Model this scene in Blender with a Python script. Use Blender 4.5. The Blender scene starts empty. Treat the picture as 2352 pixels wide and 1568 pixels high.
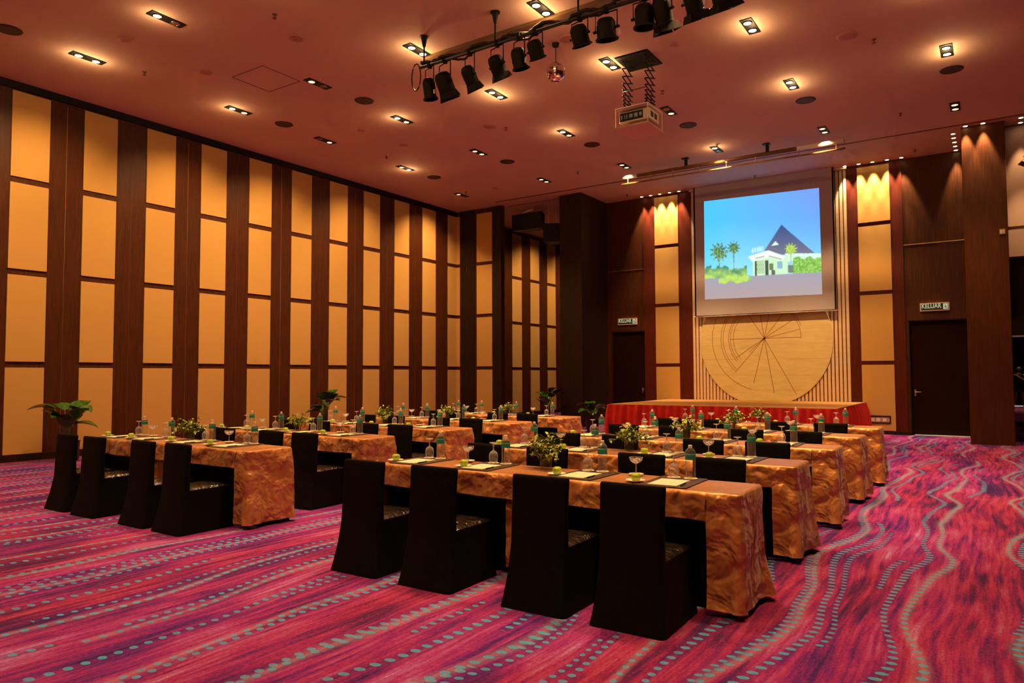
import bpy, math, random
from mathutils import Vector, Matrix, noise
PI = math.pi
random.seed(7)
sc = bpy.context.scene
col = sc.collection

# ------------------------------------------------------------------ camera
F_PX, YAW, PITCH, ROLL, EYE = 1652.66, .59056, .04586, -.00383, 1.485
cam_d = bpy.data.cameras.new('camera'); cam = bpy.data.objects.new('camera', cam_d); col.objects.link(cam)
cam_d.sensor_width = 36; cam_d.sensor_fit = 'HORIZONTAL'; cam_d.lens = F_PX/2352*36
cam_d.clip_start = .05; cam_d.clip_end = 200
fw = Vector((-math.sin(YAW)*math.cos(PITCH), math.cos(YAW)*math.cos(PITCH), math.sin(PITCH)))
rt = Vector((math.cos(YAW), math.sin(YAW), 0)); up = rt.cross(fw)
r2 = math.cos(ROLL)*rt+math.sin(ROLL)*up; u2 = -math.sin(ROLL)*rt+math.cos(ROLL)*up
cam.matrix_world = Matrix(((r2.x, u2.x, -fw.x, 0), (r2.y, u2.y, -fw.y, 0), (r2.z, u2.z, -fw.z, EYE), (0, 0, 0, 1)))
sc.camera = cam

# ------------------------------------------------------------------ world, view, light levels
w = bpy.data.worlds.new('world'); sc.world = w; w.use_nodes = True
w.node_tree.nodes['Background'].inputs[0].default_value = (.02, .012, .008, 1)
w.node_tree.nodes['Background'].inputs[1].default_value = .2
sc.view_settings.view_transform = 'Standard'; sc.view_settings.look = 'None'
sc.view_settings.gamma = 1; sc.view_settings.use_curve_mapping = False
sc.view_settings.exposure = 0.0
sc.cycles.use_denoising = True
sc.cycles.max_bounces = 5; sc.cycles.diffuse_bounces = 3; sc.cycles.glossy_bounces = 2
sc.cycles.transmission_bounces = 3; sc.cycles.transparent_max_bounces = 12
sc.cycles.use_adaptive_sampling = True; sc.cycles.adaptive_threshold = .12; sc.cycles.adaptive_min_samples = 14
sc.cycles.caustics_reflective = False; sc.cycles.caustics_refractive = False
sc.cycles.sample_clamp_indirect = 4
WARM = (1, .54, .22)
P_DOWN, P_WALL, P_WASH, P_COLUMN = 520, 620, 410, 260
P_STAGE = 1050     # lamps aimed at the stage wall     # watts: downlights, wall-side lamps, stage wall washers, column washers
LAMP_EMIT = 14

# ------------------------------------------------------------------ helpers
def sock(nt, v, inp):
    if hasattr(v, 'links'): nt.links.new(v, inp)
    elif isinstance(v, (tuple, list)) and len(v) == 3 and inp.type == 'RGBA': inp.default_value = (*v, 1)
    else: inp.default_value = v
class NT:
    def __init__(s, name):
        s.m = bpy.data.materials.new(name); s.m.use_nodes = True; s.t = s.m.node_tree
        s.b = s.t.nodes['Principled BSDF']
    def n(s, ty, ins=None, **kw):
        x = s.t.nodes.new(ty)
        for k, v in kw.items(): setattr(x, k, v)
        for k, v in (ins or {}).items(): sock(s.t, v, x.inputs[k])
        return x
    def math(s, op, a, b=0.0, c=None):
        x = s.n('ShaderNodeMath', {0: a, 1: b}, operation=op)
        if c is not None: sock(s.t, c, x.inputs[2])
        return x.outputs[0]
    def noise(s, vec, scale, detail=3, rough=.5, dist=0):
        x = s.n('ShaderNodeTexNoise', {'Vector': vec, 'Scale': scale, 'Detail': detail, 'Roughness': rough, 'Distortion': dist})
        return x.outputs['Fac']
    def coord(s, scale=(1, 1, 1), kind='Object'):
        c = s.n('ShaderNodeTexCoord')
        return s.n('ShaderNodeMapping', {'Vector': c.outputs[kind], 'Scale': scale}).outputs[0]
    def ramp(s, fac, stops, mode='LINEAR'):
        r = s.n('ShaderNodeValToRGB', {'Fac': fac}); cr = r.color_ramp; cr.interpolation = mode
        while len(cr.elements) < len(stops): cr.elements.new(.5)
        for e, (p, c) in zip(cr.elements, stops): e.position = p; e.color = (*c, 1) if len(c) == 3 else c
        return r.outputs['Color']
    def mix(s, f, a, b, mode='MIX'):
        x = s.n('ShaderNodeMix', data_type='RGBA', blend_type=mode)
        sock(s.t, f, x.inputs[0]); sock(s.t, a, x.inputs[6]); sock(s.t, b, x.inputs[7])
        return x.outputs[2]
    def bump(s, h, strength=.3, dist=.02):
        s.t.links.new(s.n('ShaderNodeBump', {'Height': h, 'Strength': strength, 'Distance': dist}).outputs[0], s.b.inputs['Normal'])
    def set(s, **kw):
        for k, v in kw.items(): sock(s.t, v, s.b.inputs[k.replace('_', ' ')])
        return s.m
def plain(name, colr, rough=.5, metal=0, **kw):
    m = NT(name); m.set(Base_Color=colr, Roughness=rough, Metallic=metal, **kw)
    return m.m
def emit(name, colr, strength):
    m = NT(name); m.set(Base_Color=(0, 0, 0), Roughness=1)
    m.b.inputs['Emission Color'].default_value = (*colr, 1); m.b.inputs['Emission Strength'].default_value = strength
    return m.m
def mottled(name, c1, c2, scale=(1, 1, 1), nscale=6, rough=.5, bump=0, bdist=.01, detail=4, metal=0, **kw):
    m = NT(name); f = m.noise(m.coord(scale), nscale, detail)
    m.set(Base_Color=m.ramp(f, [(.3, c1), (.7, c2)]), Roughness=rough, Metallic=metal, **kw)
    if bump: m.bump(f, bump, bdist)
    return m.m
def thin_glass(name, tint=(1, 1, 1), rough=.03, base=.06, edge=.75, milk=(.8, .8, .8), milky=.35):
    """thin clear wall: see-through head on, shinier and paler towards its edges"""
    m = NT(name); t = m.t
    tr = m.n('ShaderNodeBsdfTransparent', {'Color': tint}); gl = m.n('ShaderNodeBsdfGlossy', {'Roughness': rough})
    tl = m.n('ShaderNodeBsdfTranslucent', {'Color': milk}); df = m.n('ShaderNodeBsdfDiffuse', {'Color': milk})
    dd = m.n('ShaderNodeMixShader', {0: .5, 1: tl.outputs[0], 2: df.outputs[0]})
    sh = m.n('ShaderNodeMixShader', {0: milky, 1: gl.outputs[0], 2: dd.outputs[0]})
    fc = m.n('ShaderNodeLayerWeight', {'Blend': .5}).outputs['Facing']
    k = m.math('MINIMUM', m.math('MULTIPLY_ADD', m.math('POWER', fc, 2.6), edge, base), .9)
    mx = m.n('ShaderNodeMixShader', {0: k, 1: tr.outputs[0], 2: sh.outputs[0]})
    t.links.new(mx.outputs[0], t.nodes['Material Output'].inputs['Surface'])
    return m.m

class MB:
    """collects shapes, builds them as one mesh object"""
    def __init__(s): s.v = []; s.f = []
    def add(s, v, f):
        o = len(s.v); s.v += [tuple(p) for p in v]; s.f += [tuple(i+o for i in q) for q in f]; return s
    def box(s, x0, x1, y0, y1, z0, z1, M=None):
        v = [Vector((x, y, z)) for z in (z0, z1) for y in (y0, y1) for x in (x0, x1)]
        if M: v = [M @ p for p in v]
        return s.add(v, [(0, 2, 3, 1), (4, 5, 7, 6), (0, 1, 5, 4), (2, 6, 7, 3), (0, 4, 6, 2), (1, 3, 7, 5)])
    def rbox(s, x0, x1, y0, y1, z0, z1, r=.01, n=3, M=None):
        """box with rounded vertical edges and eased top and bottom"""
        rings = []
        for z, ins in ((z0, r*.4), (z0+r*.4, 0), (z1-r*.5, 0), (z1-r*.15, r*.2), (z1, r*.6)):
            ring = []
            for cx, cy, a0 in ((x1-r, y1-r, 0), (x0+r, y1-r, PI/2), (x0+r, y0+r, PI), (x1-r, y0+r, PI*1.5)):
                for i in range(n+1):
                    a = a0+PI/2*i/n; ring.append(Vector((cx+(r-ins)*math.cos(a), cy+(r-ins)*math.sin(a), z)))
            rings.append(ring)
        return s.loft(rings, M=M)
    def loft(s, rings, cap0=True, cap1=True, closed=True, M=None):
        n = len(rings[0]); v = [p for r in rings for p in r]
        if M: v = [M @ Vector(p) for p in v]
        f = []
        for i in range(len(rings)-1):
            for j in range(n if closed else n-1):
                k = (j+1) % n; f.append((i*n+j, i*n+k, (i+1)*n+k, (i+1)*n+j))
        if cap0: f.append(tuple(reversed(range(n))))
        if cap1: f.append(tuple((len(rings)-1)*n+j for j in range(n)))
        return s.add(v, f)
    def lathe(s, prof, n=20, M=None, cap0=True, cap1=True):
        rings = [[Vector((r*math.cos(2*PI*j/n), r*math.sin(2*PI*j/n), z)) for j in range(n)] for r, z in prof]
        return s.loft(rings, cap0, cap1, True, M)
    def tube(s, pts, r, n=8, closed=False, r1=None):
        pts = [Vector(p) for p in pts]; rings = []; N = len(pts)
        for i, p in enumerate(pts):
            a = pts[(i-1) % N] if (i > 0 or closed) else p; b = pts[(i+1) % N] if (i < N-1 or closed) else p
            d = (b-a).normalized(); ref = Vector((0, 0, 1)) if abs(d.z) < .9 else Vector((1, 0, 0))
            e = d.cross(ref).normalized(); g = d.cross(e)
            rr = r if r1 is None else r+(r1-r)*i/(N-1)
            rings.append([p+rr*(e*math.cos(2*PI*j/n)+g*math.sin(2*PI*j/n)) for j in range(n)])
        if closed: rings.append(rings[0])
        return s.loft(rings, not closed, not closed)
    def cyl(s, a, b, r, n=12): return s.tube([a, b], r, n)
    def grid(s, nu, nv, fn):
        v = [fn(i/(nu-1), j/(nv-1)) for j in range(nv) for i in range(nu)]
        return s.add(v, [(j*nu+i, j*nu+i+1, (j+1)*nu+i+1, (j+1)*nu+i) for j in range(nv-1) for i in range(nu-1)])
    def build(s, name, mat, parent=None, smooth=False, kind=None, auto=None):
        me = bpy.data.meshes.new(name); me.from_pydata(s.v, [], s.f); me.materials.append(mat)
        if smooth or auto:
            me.polygons.foreach_set('use_smooth', [True]*len(me.polygons))
            if auto: me.set_sharp_from_angle(angle=math.radians(auto))
        me.update()
        o = bpy.data.objects.new(name, me); col.objects.link(o)
        if parent: o.parent = parent
        if kind: o['kind'] = kind
        return o
def tag(o, label, cat, group=None, kind=None):
    o['label'] = label; o['category'] = cat
    if group: o['group'] = group
    if kind: o['kind'] = kind
    return o
def empty(name, loc=(0, 0, 0), rz=0):
    o = bpy.data.objects.new(name, None); col.objects.link(o); o.location = loc; o.rotation_euler = (0, 0, rz)
    o.empty_display_size = .1
    return o
def struct(name, mb, mat, parent=None, **kw): return mb.build(name, mat, parent, kind='structure', **kw)
def copy_tree(o, parent=None):
    c = o.copy(); col.objects.link(c)
    if parent: c.parent = parent
    for ch in o.children: copy_tree(ch, c)
    return c
class Proto:
    """first call hands out the original, later calls hand out copies of the thing and its parts"""
    def __init__(s, o): s.o = o; s.used = False
    def put(s, loc, label, rz=0, group=None, scale=None):
        o = s.o if not s.used else copy_tree(s.o); s.used = True
        o.location = loc; o.rotation_euler = (0, 0, rz)
        if scale: o.scale = (scale,)*3 if not isinstance(scale, tuple) else scale
        o['label'] = label
        if group: o['group'] = group
        return o
def rotM(d):
    """matrix turning +z to direction d"""
    return Vector(d).normalized().to_track_quat('Z', 'Y').to_matrix().to_4x4()

# ------------------------------------------------------------------ materials
def wood(name, c1, c2, rough=.38, sc_=(9, 9, .7)):
    m = NT(name); co = m.coord(sc_); f = m.noise(co, 3.2, 6, .6, .6)
    m.set(Base_Color=m.ramp(f, [(.3, c1), (.7, c2)]), Roughness=rough+.1, Specular_IOR_Level=.22); m.bump(f, .05, .01)
    return m.m
M_wood = wood('dark_veneer', (.038, .010, .002), (.085, .023, .004))
M_redwood = wood('red_veneer', (.055, .0065, .0015), (.10, .012, .003), .4)
M_darkwood = wood('espresso_veneer', (.012, .006, .003), (.030, .012, .005), .45)
M_door = wood('door_veneer', (.010, .0035, .0015), (.020, .006, .002), .6)
M_door.node_tree.nodes['Principled BSDF'].inputs['Specular IOR Level'].default_value = .05
m = NT('wall_fabric'); f = m.noise(m.coord((1, 1, 1)), 130, 2); f2 = m.noise(m.coord((1, 1, 1)), 1.3, 2)
m.set(Base_Color=m.mix(m.math('MULTIPLY', f2, .35), (.56, .345, .090), (.48, .285, .068)), Roughness=.9, Sheen_Weight=.15); m.bump(f, .12, .004)
M_fabric = m.m
M_ceil = mottled('ceiling_paint', (.58, .385, .28), (.64, .43, .31), nscale=.7, rough=.85)
M_hatch = plain('hatch_line', (.22, .10, .08), .8)
M_cream = wood('cream_board', (.62, .46, .27), (.70, .54, .33), .5, (.7, 9, 5))
M_groove = plain('groove_brown', (.10, .03, .012), .6)
M_medal = wood('medallion_wood', (.56, .47, .20), (.66, .56, .27), .4, (.9, 4, 4))
M_black = mottled('black_stretch_cover', (.0012, .0012, .001), (.003, .0028, .002), nscale=14, rough=.62, bump=.25, bdist=.02)
M_black.node_tree.nodes['Principled BSDF'].inputs['Specular IOR Level'].default_value = .10
m = NT('black_vinyl_seat'); f = m.noise(m.coord(), 11, 4, .55, .9)
m.set(Base_Color=(.010, .008, .006), Roughness=.13, Specular_IOR_Level=.9); m.bump(f, .9, .035); M_seat = m.m
M_blackmetal = plain('black_metal', (.006, .006, .0055), .5, Specular_IOR_Level=.2)
M_chrome = plain('steel', (.55, .52, .5), .25, 1)
def cloth_mat():
    m = NT('bronze_satin'); co = m.coord()
    f = m.noise(co, 4.6, 3, .5, .3); f2 = m.noise(m.coord((1, 1, .45)), 2.6, 2, .5, .2)
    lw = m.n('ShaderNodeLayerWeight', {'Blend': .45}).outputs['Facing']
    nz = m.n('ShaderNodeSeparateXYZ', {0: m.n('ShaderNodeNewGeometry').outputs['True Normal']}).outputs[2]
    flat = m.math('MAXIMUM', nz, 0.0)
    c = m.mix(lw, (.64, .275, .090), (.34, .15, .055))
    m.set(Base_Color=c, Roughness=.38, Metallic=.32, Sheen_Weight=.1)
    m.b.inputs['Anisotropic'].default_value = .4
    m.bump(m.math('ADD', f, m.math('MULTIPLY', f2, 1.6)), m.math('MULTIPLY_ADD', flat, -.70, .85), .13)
    return m.m
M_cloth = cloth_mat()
M_paper = plain('pad_paper', (.50, .57, .42), .8)
M_mat = mottled('brown_leatherette', (.045, .024, .014), (.075, .040, .022), nscale=40, rough=.38, bump=.1)
M_mat.node_tree.nodes['Principled BSDF'].inputs['Specular IOR Level'].default_value = .6
M_matline = plain('mat_seam', (.012, .007, .005), .6)
M_china = plain('white_china', (.80, .74, .60), .2)
M_doily = plain('paper_coaster', (.82, .74, .58), .9)
m = NT('apple_skin'); f = m.noise(m.coord((1, 1, .5)), 30, 3)
m.set(Base_Color=m.ramp(f, [(.3, (.22, .36, .015)), (.75, (.42, .52, .04))]), Roughness=.28); M_apple = m.m
M_stem = plain('apple_stem', (.08, .04, .015), .8)
M_glass = thin_glass('clear_glass', (.99, .99, .99), .06, .13, 1.3, (.90, .88, .90), .45)
M_stemglass = thin_glass('clear_stem_glass', (.99, .99, .99), .06, .32, 1.0, (.95, .92, .90), .5)
M_pet = thin_glass('clear_bottle_plastic', (.97, .97, .95), .10, .13, 1.1, (.90, .86, .80), .35)
M_vase = thin_glass('posy_vase_glass', (.90, .88, .72), .05, .10, .5, (.6, .6, .4), .5)
M_cap = plain('bottle_cap', (.78, .72, .64), .4)
m = NT('bottle_label'); co = m.n('ShaderNodeTexCoord').outputs['Object']
sep = m.n('ShaderNodeSeparateXYZ', {0: co}); ang = m.math('ARCTAN2', sep.outputs[1], sep.outputs[0])
wv = m.math('SINE', m.math('MULTIPLY', ang, 26)); zz = m.math('SINE', m.math('MULTIPLY', sep.outputs[2], 420))
band = m.math('LESS_THAN', m.math('ABSOLUTE', m.math('SUBTRACT', sep.outputs[2], .163)), .006)
mk = m.math('MULTIPLY', band, m.math('GREATER_THAN', m.math('ADD', wv, zz), .5))
m.set(Base_Color=m.mix(mk, (.015, .22, .19), (.75, .85, .8)), Roughness=.4); M_label = m.m
M_sweet = mottled('wrapped_sweets', (.55, .58, .60), (.75, .85, .92), nscale=160, rough=.15, bump=.8, metal=.5)
def leafmat(name, a, b, rough=.4):
    m = NT(name); f = m.noise(m.coord(), 22, 3)
    m.set(Base_Color=m.ramp(f, [(.35, a), (.7, b)]), Roughness=rough, Subsurface_Weight=.0); return m.m
M_leaf = leafmat('posy_leaf', (.12, .22, .02), (.38, .44, .05))
M_bigleaf = leafmat('glossy_leaf', (.015, .07, .008), (.05, .14, .018), .22)
M_stalk = plain('green_stalk', (.06, .10, .02), .6)
M_pot = plain('black_planter', (.010, .008, .007), .35)
M_red = mottled('red_skirting_cloth', (.36, .002, .001), (.55, .004, .001), nscale=5, rough=.8)
M_stagetop = mottled('stage_carpet_tan', (.34, .17, .045), (.42, .22, .06), nscale=60, rough=.85)
M_screen = plain('matte_screen_cloth', (.42, .40, .42), .9)
M_brass = plain('brass_trim', (.50, .33, .14), .3, .9)
M_grille = plain('speaker_grille', (.045, .022, .015), .7)
M_disc = plain('ceiling_disc_plastic', (.42, .20, .14), .7)
M_white = plain('white_enamel', (.80, .74, .66), .4)
M_dull = plain('brown_track', (.16, .085, .035), .5)
M_lamp = emit('lamp_glow', (1, .74, .42), LAMP_EMIT)
M_lampdim = emit('lamp_glow_dim', (1, .66, .38), LAMP_EMIT*.14)
M_lampoff = plain('lamp_off', (.20, .10, .07), .3, .6)
M_mirror = plain('mirror_tiles', (.80, .74, .70), .06, 1)
M_skin = plain('skin', (.32, .14, .07), .6)
M_hair = plain('dark_hair', (.01, .008, .006), .6)
M_signgreen = plain('sign_panel_green', (.035, .055, .02), .5)
M_signframe = plain('sign_frame', (.80, .70, .52), .4)
M_signtext = emit('sign_letters', (.85, .85, .55), .55)
M_cable = plain('rubber_cable', (.012, .008, .007), .6)

# carpet ------------------------------------------------------------
def carpet():
    m = NT('patterned_carpet'); co = m.n('ShaderNodeTexCoord').outputs['Object']
    s_ = m.n('ShaderNodeSeparateXYZ', {0: co}); X, Y = s_.outputs[0], s_.outputs[1]
    def vec(x, y): return m.n('ShaderNodeCombineXYZ', {0: x, 1: y, 2: 0.0}).outputs[0]
    def mul(a, b): return m.math('MULTIPLY', a, b)
    def add(a, b): return m.math('ADD', a, b)
    def sub(a, b): return m.math('SUBTRACT', a, b)
    n1 = m.noise(vec(mul(X, .55), mul(Y, .40)), 1, 1)
    n2 = m.noise(vec(add(mul(X, .9), 7.3), mul(Y, .9)), 1, 0)
    sn = m.math('SINE', add(mul(Y, 2.5), add(mul(X, 1.9), mul(n2, 2.6))))
    amp = m.math('MULTIPLY', m.math('MULTIPLY_ADD', X, .085, .80), .115)
    US = add(X, mul(sub(n1, .5), .30))
    U = add(X, add(mul(sub(n1, .5), .55), add(mul(sn, amp), mul(sub(n2, .5), .12))))
    # broad and fine streaks that follow the lines
    a = m.noise(vec(mul(US, 1.5), mul(Y, .30)), 1.6, 5, .62, .3)
    b = m.noise(vec(mul(US, 9), mul(Y, .55)), 2.4, 4, .6)
    c = m.noise(vec(mul(US, 26), mul(Y, 14)), 2.4, 3, .7)
    d = m.noise(vec(add(mul(X, 1.1), 3), mul(Y, .8)), 1.3, 3)
    f = add(mul(a, .34), add(mul(b, .32), add(mul(c, .16), mul(d, .18))))
    base = m.ramp(f, [(.40, CP[0]), (.45, CP[1]), (.485, CP[2]), (.525, CP[3]), (.575, CP[4]), (.64, CP[5])])
    hue = m.noise(vec(add(mul(US, .9), 11), mul(Y, .22)), 1.3, 2)
    base = m.mix(m.ramp(hue, [(.40, (0, 0, 0)), (.62, (1, 1, 1))]), base, CP[6], 'MULTIPLY')
    out = base
    # dotted lines
    for k, (sp, ph, dy, rx, ry, thr) in enumerate(((.42, .0, .085, .028, .021, .50), (.63, .27, .093, .026, .021, .42), (.27, .11, .080, .021, .018, .62))):
        au = add(m.math('DIVIDE', U, sp), ph); li = m.math('FLOOR', au); fa = sub(sub(au, li), .5)
        rnd = m.n('ShaderNodeTexWhiteNoise', {'W': add(li, 13.7*(k+1))}, noise_dimensions='1D').outputs['Value']
        off = mul(sub(rnd, .5), .35)
        yy = add(m.math('DIVIDE', Y, dy), mul(rnd, 5)); fy = sub(m.math('FRACT', yy), .5)
        dx_ = m.math('DIVIDE', mul(sub(fa, off), sp), rx); dy_ = m.math('DIVIDE', mul(fy, dy), ry)
        r2_ = add(m.math('POWER', dx_, 2.0), m.math('POWER', dy_, 2.0))
        inside = m.math('LESS_THAN', r2_, 1.0)
        gate = m.noise(vec(mul(li, 3.7), mul(Y, .28)), 1.0, 2)
        side = mul(m.math('MAXIMUM', add(X, 1.3), 0.0), .05)      # fewer dotted lines towards the aisle
        on = m.math('GREATER_THAN', add(gate, mul(rnd, .16)), add(m.math('MINIMUM', side, .06), thr))
        # a soft dark or pale band runs beside each line
        bd = m.math('SUBTRACT', 1.0, m.math('MULTIPLY', m.math('ABSOLUTE', mul(sub(fa, off), sp)), 18), None)
        bd = m.math('MAXIMUM', bd, 0.0)
        out = m.mix(mul(mul(bd, on), .5), out, CP[8] if k != 1 else CP[9])
        fade = m.math('MULTIPLY_ADD', m.noise(vec(mul(X, 1.3), mul(Y, .7)), 1.4, 1), .9, .35)
        out = m.mix(mul(mul(inside, on), m.math('MINIMUM', fade, .95)), out, CP[7])
    pile = m.noise(co, 150, 2, .7)
    out = m.mix(1.0, out, m.ramp(pile, [(.25, (.62, .62, .62)), (.75, (1.15, 1.15, 1.15))]), 'MULTIPLY')
    m.set(Base_Color=out, Roughness=.95, Specular_IOR_Level=.1, Sheen_Weight=.1); m.bump(pile, .25, .01)
    return m.m
CP = [(.020, .006, .11), (.070, .009, .16), (.17, .012, .20), (.29, .021, .17), (.31, .085, .34), (.38, .28, .72), (1.0, .72, .50), (.055, .32, .62), (.05, .008, .16), (.36, .22, .30)]
M_carpet = carpet()

# ------------------------------------------------------------------ room shell
XL, H, YB = -14.243, 6.689, 19.678
XR, YR, YF = 8.0, -6.0, 41.0
struct('floor', MB().grid(2, 2, lambda u, v: (XL-.2+u*(XR-XL+.4), YR-.2+v*(YF-YR+.4), 0)), M_carpet)
# ceiling with real openings for the projector lift
cb = MB(); hx0, hx1, hy0, hy1 = -5.08, -4.48, 10.6, 11.27
cb.box(XL-.2, hx0, YR, YF, H, H+.1).box(hx1, XR+.2, YR, YF, H, H+.1).box(hx0, hx1, YR, hy0, H, H+.1).box(hx0, hx1, hy1, YF, H, H+.1)
struct('ceiling', cb, M_ceil)

P0, PITCHP, PW = 5.4598, 1.21464, .62074
ROWS = [(4.0*0+.126, 1.639), (1.744, 3.269), (3.374, 4.900), (5.005, 6.533)]
wl = MB().box(XL-.15, XL, YR, 30, 0, H)
WL = struct('wall_left', wl, M_wood)
for k in range(-9, 20):
    y0 = P0+PITCHP*k
    fb = MB()
    for z0, z1 in ROWS: fb.rbox(-PW/2, PW/2, 0, .022, z0, z1, .006, 2, M=Matrix.Translation((XL, y0+PW/2, 0)) @ Matrix.Rotation(-PI/2, 4, 'Z'))
    struct('fabric_panel', fb, M_fabric, WL)
    jb = MB().box(XL, XL+.004, y0-.30-.004, y0-.30+.004, .12, 6.5)
    struct('joint_strip', jb, M_brass if k % 2 else M_groove, WL)
struct('baseboard_left', MB().box(XL, XL+.03, YR, 30, 0, .12), M_darkwood)
struct('trim_1', MB().box(XL, XL+.05, YR, 18.0, 6.56, H-.001), M_blackmetal)
# folding wall leaf standing out of the left wall, at the ceiling track
lf = MB().box(XL, -12.47, 18.06, 18.20, 0, H-.002)
LF = struct('wall_partition', lf, M_wood)
for x0, x1 in ((XL+.02, XL+.15), (-13.42, -12.83)):
    fb = MB()
    for z0, z1 in ROWS: fb.box(x0, x1, 18.04, 18.06, z0, z1)
    struct('fabric_panel', fb, M_fabric, LF)
struct('dark_post', MB().box(-14.05, -13.50, 18.03, 18.06, 0, H-.003).box(-12.80, -12.47, 18.03, 18.06, 0, H-.003), M_darkwood, LF)
struct('hinge', MB().box(-13.80, -13.77, 18.01, 18.03, 4.7, 4.9).box(-13.80, -13.77, 18.01, 18.03, 3.0, 3.2).box(-13.80, -13.77, 18.01, 18.03, 1.4, 1.6), M_chrome, LF)
struct('wall_far', MB().box(XL, -10.42, 28, 28.2, 0, H).box(-10.42, XR, YF-.2, YF, 0, H), M_darkwood)
struct('wall_passage', MB().box(-10.42, -10.2, 19.9, 28, 0, H).box(-10.2, .31, 27.8, 28, 0, H), M_darkwood)
struct('wall_right', MB().box(XR, XR+.2, YR, YF, 0, H), M_wood)
struct('wall_rear', MB().box(XL, XR, YR-.2, YR, 0, H), M_fabric)
# columns either side of the stage wall
struct('column_left', MB().rbox(-10.42, -9.70, 18.05, YB+.2, 0, H-.001, .01), M_darkwood)
CR = struct('column_right', MB().rbox(-.46, .31, 17.85, YB+.2, 0, H-.001, .01), wood('column_veneer', (.060, .017, .003), (.11, .030, .006)))
# stage wall: openings for the two doors
wb = MB()
wb.box(-9.70, -9.57, YB, YB+.2, 0, H).box(-9.57, -8.43, YB, YB+.2, 2.77, H).box(-8.43, -1.71, YB, YB+.2, 0, H)
wb.box(-1.71, -.46, YB, YB+.2, 2.76, H)
WB = struct('wall_back', wb, M_wood)
SR = [(.09, 1.690), (1.786, 3.415), (3.512, 5.127), (5.224, 6.62)]
for x0, x1 in ((-8.136, -7.427), (-2.736, -2.020)):
    fb = MB()
    for z0, z1 in SR: fb.box(x0, x1, YB-.05, YB, z0, z1)
    struct('fabric_panel', fb, M_fabric, WB)
for x0, x1 in ((-8.49, -8.136), (-7.427, -7.04), (-2.98, -2.736), (-2.02, -1.76)):
    struct('veneer_strip', MB().box(x0, x1, YB-.035, YB, 0, H-.002), M_redwood, WB)
for x0, x1 in ((-8.136, -7.427), (-2.736, -2.020)):
    struct('cross_rail', MB().box(x0, x1, YB-.03, YB, 0, H-.002), M_redwood, WB)
struct('brass_line', MB().box(-9.70, -8.49, YB-.006, YB, 4.57, 4.59).box(-1.76, -.46, YB-.006, YB, 4.57, 4.59), M_brass, WB)  # thin brass strip across the wall over each door
sb = MB(); gb = MB(); x = -7.04; nsl = 44; sw = (7.04-2.98)/nsl
for i in range(nsl): sb.box(-7.04+i*sw+.013, -7.04+(i+1)*sw-.013, YB-.04, YB-.002, 0, H-.004)
struct('slat_boards', sb, M_cream, WB)
struct('slat_backing', MB().box(-7.04, -2.98, YB-.008, YB-.001, 0, H-.003), M_groove, WB)
struct('cornice_ledge', MB().box(-7.06, -2.96, YB-.12, YB, H-.06, H-.002), M_cream)
# doors
def door(name, x0, x1, z1, hx):
    d = struct(name, MB().box(x0+.03, x1-.03, YB+.10, YB+.15, .03, z1-.03), M_door)
    struct('door_frame', MB().box(x0, x0+.03, YB+.0, YB+.2, 0, z1).box(x1-.03, x1, YB+.0, YB+.2, 0, z1).box(x0, x1, YB+.0, YB+.2, z1-.03, z1), M_darkwood, d)
    hb = MB().rbox(hx-.02, hx+.02, YB+.085, YB+.10, .93, 1.09, .006).cyl((hx, YB+.10, 1.03), (hx, YB+.04, 1.03), .01).tube([(hx, YB+.045, 1.03), (hx+.13, YB+.045, 1.03)], .011)
    struct('door_handle', hb, M_chrome, d)
    return d
door('door_1', -9.57, -8.43, 2.77, -8.62)
door('door_2', -1.71, -.46, 2.76, -1.60)
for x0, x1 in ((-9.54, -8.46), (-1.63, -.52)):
    struct('painted_gap_light', MB().box(x0, x1, YB-.02, YB+.1, .001, .018), plain('gap_light_paint', (.62, .80, .82), .3), WB)  # pale colour painted in for daylight leaking under the doors
struct('baseboard_back', MB().box(-2.98, -1.71, YB-.06, YB, 0, .08), M_darkwood)
# header and transom beyond the right column
struct('wall_header', MB().box(.31, XR, 18.36, 18.5, 3.92, H-.001), M_ceil)
struct('wall_transom', MB().box(.31, XR, 18.62, 18.75, 2.27, 3.92), M_darkwood)
struct('trim_2', MB().box(.31, XR, 18.59, 18.62, 2.24, 2.27), M_white)
struct('trim_3', MB().box(.31, XR, 18.345, 18.36, 4.55, 4.56), M_brass)
# ceiling tracks (shadow gaps) and the brown surface track
struct('trim_4', MB().box(-12.4, 3, 17.60, 17.66, H-.006, H), M_groove)
struct('trim_5', MB().box(-12.4, -10.42, 18.30, 18.34, H-.006, H).box(.31, 3, 18.28, 18.34, H-.006, H), M_groove)
struct('trim_6', MB().box(-7.62, 3.5, 8.80, 9.00, H-.05, H), M_dull)
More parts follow.
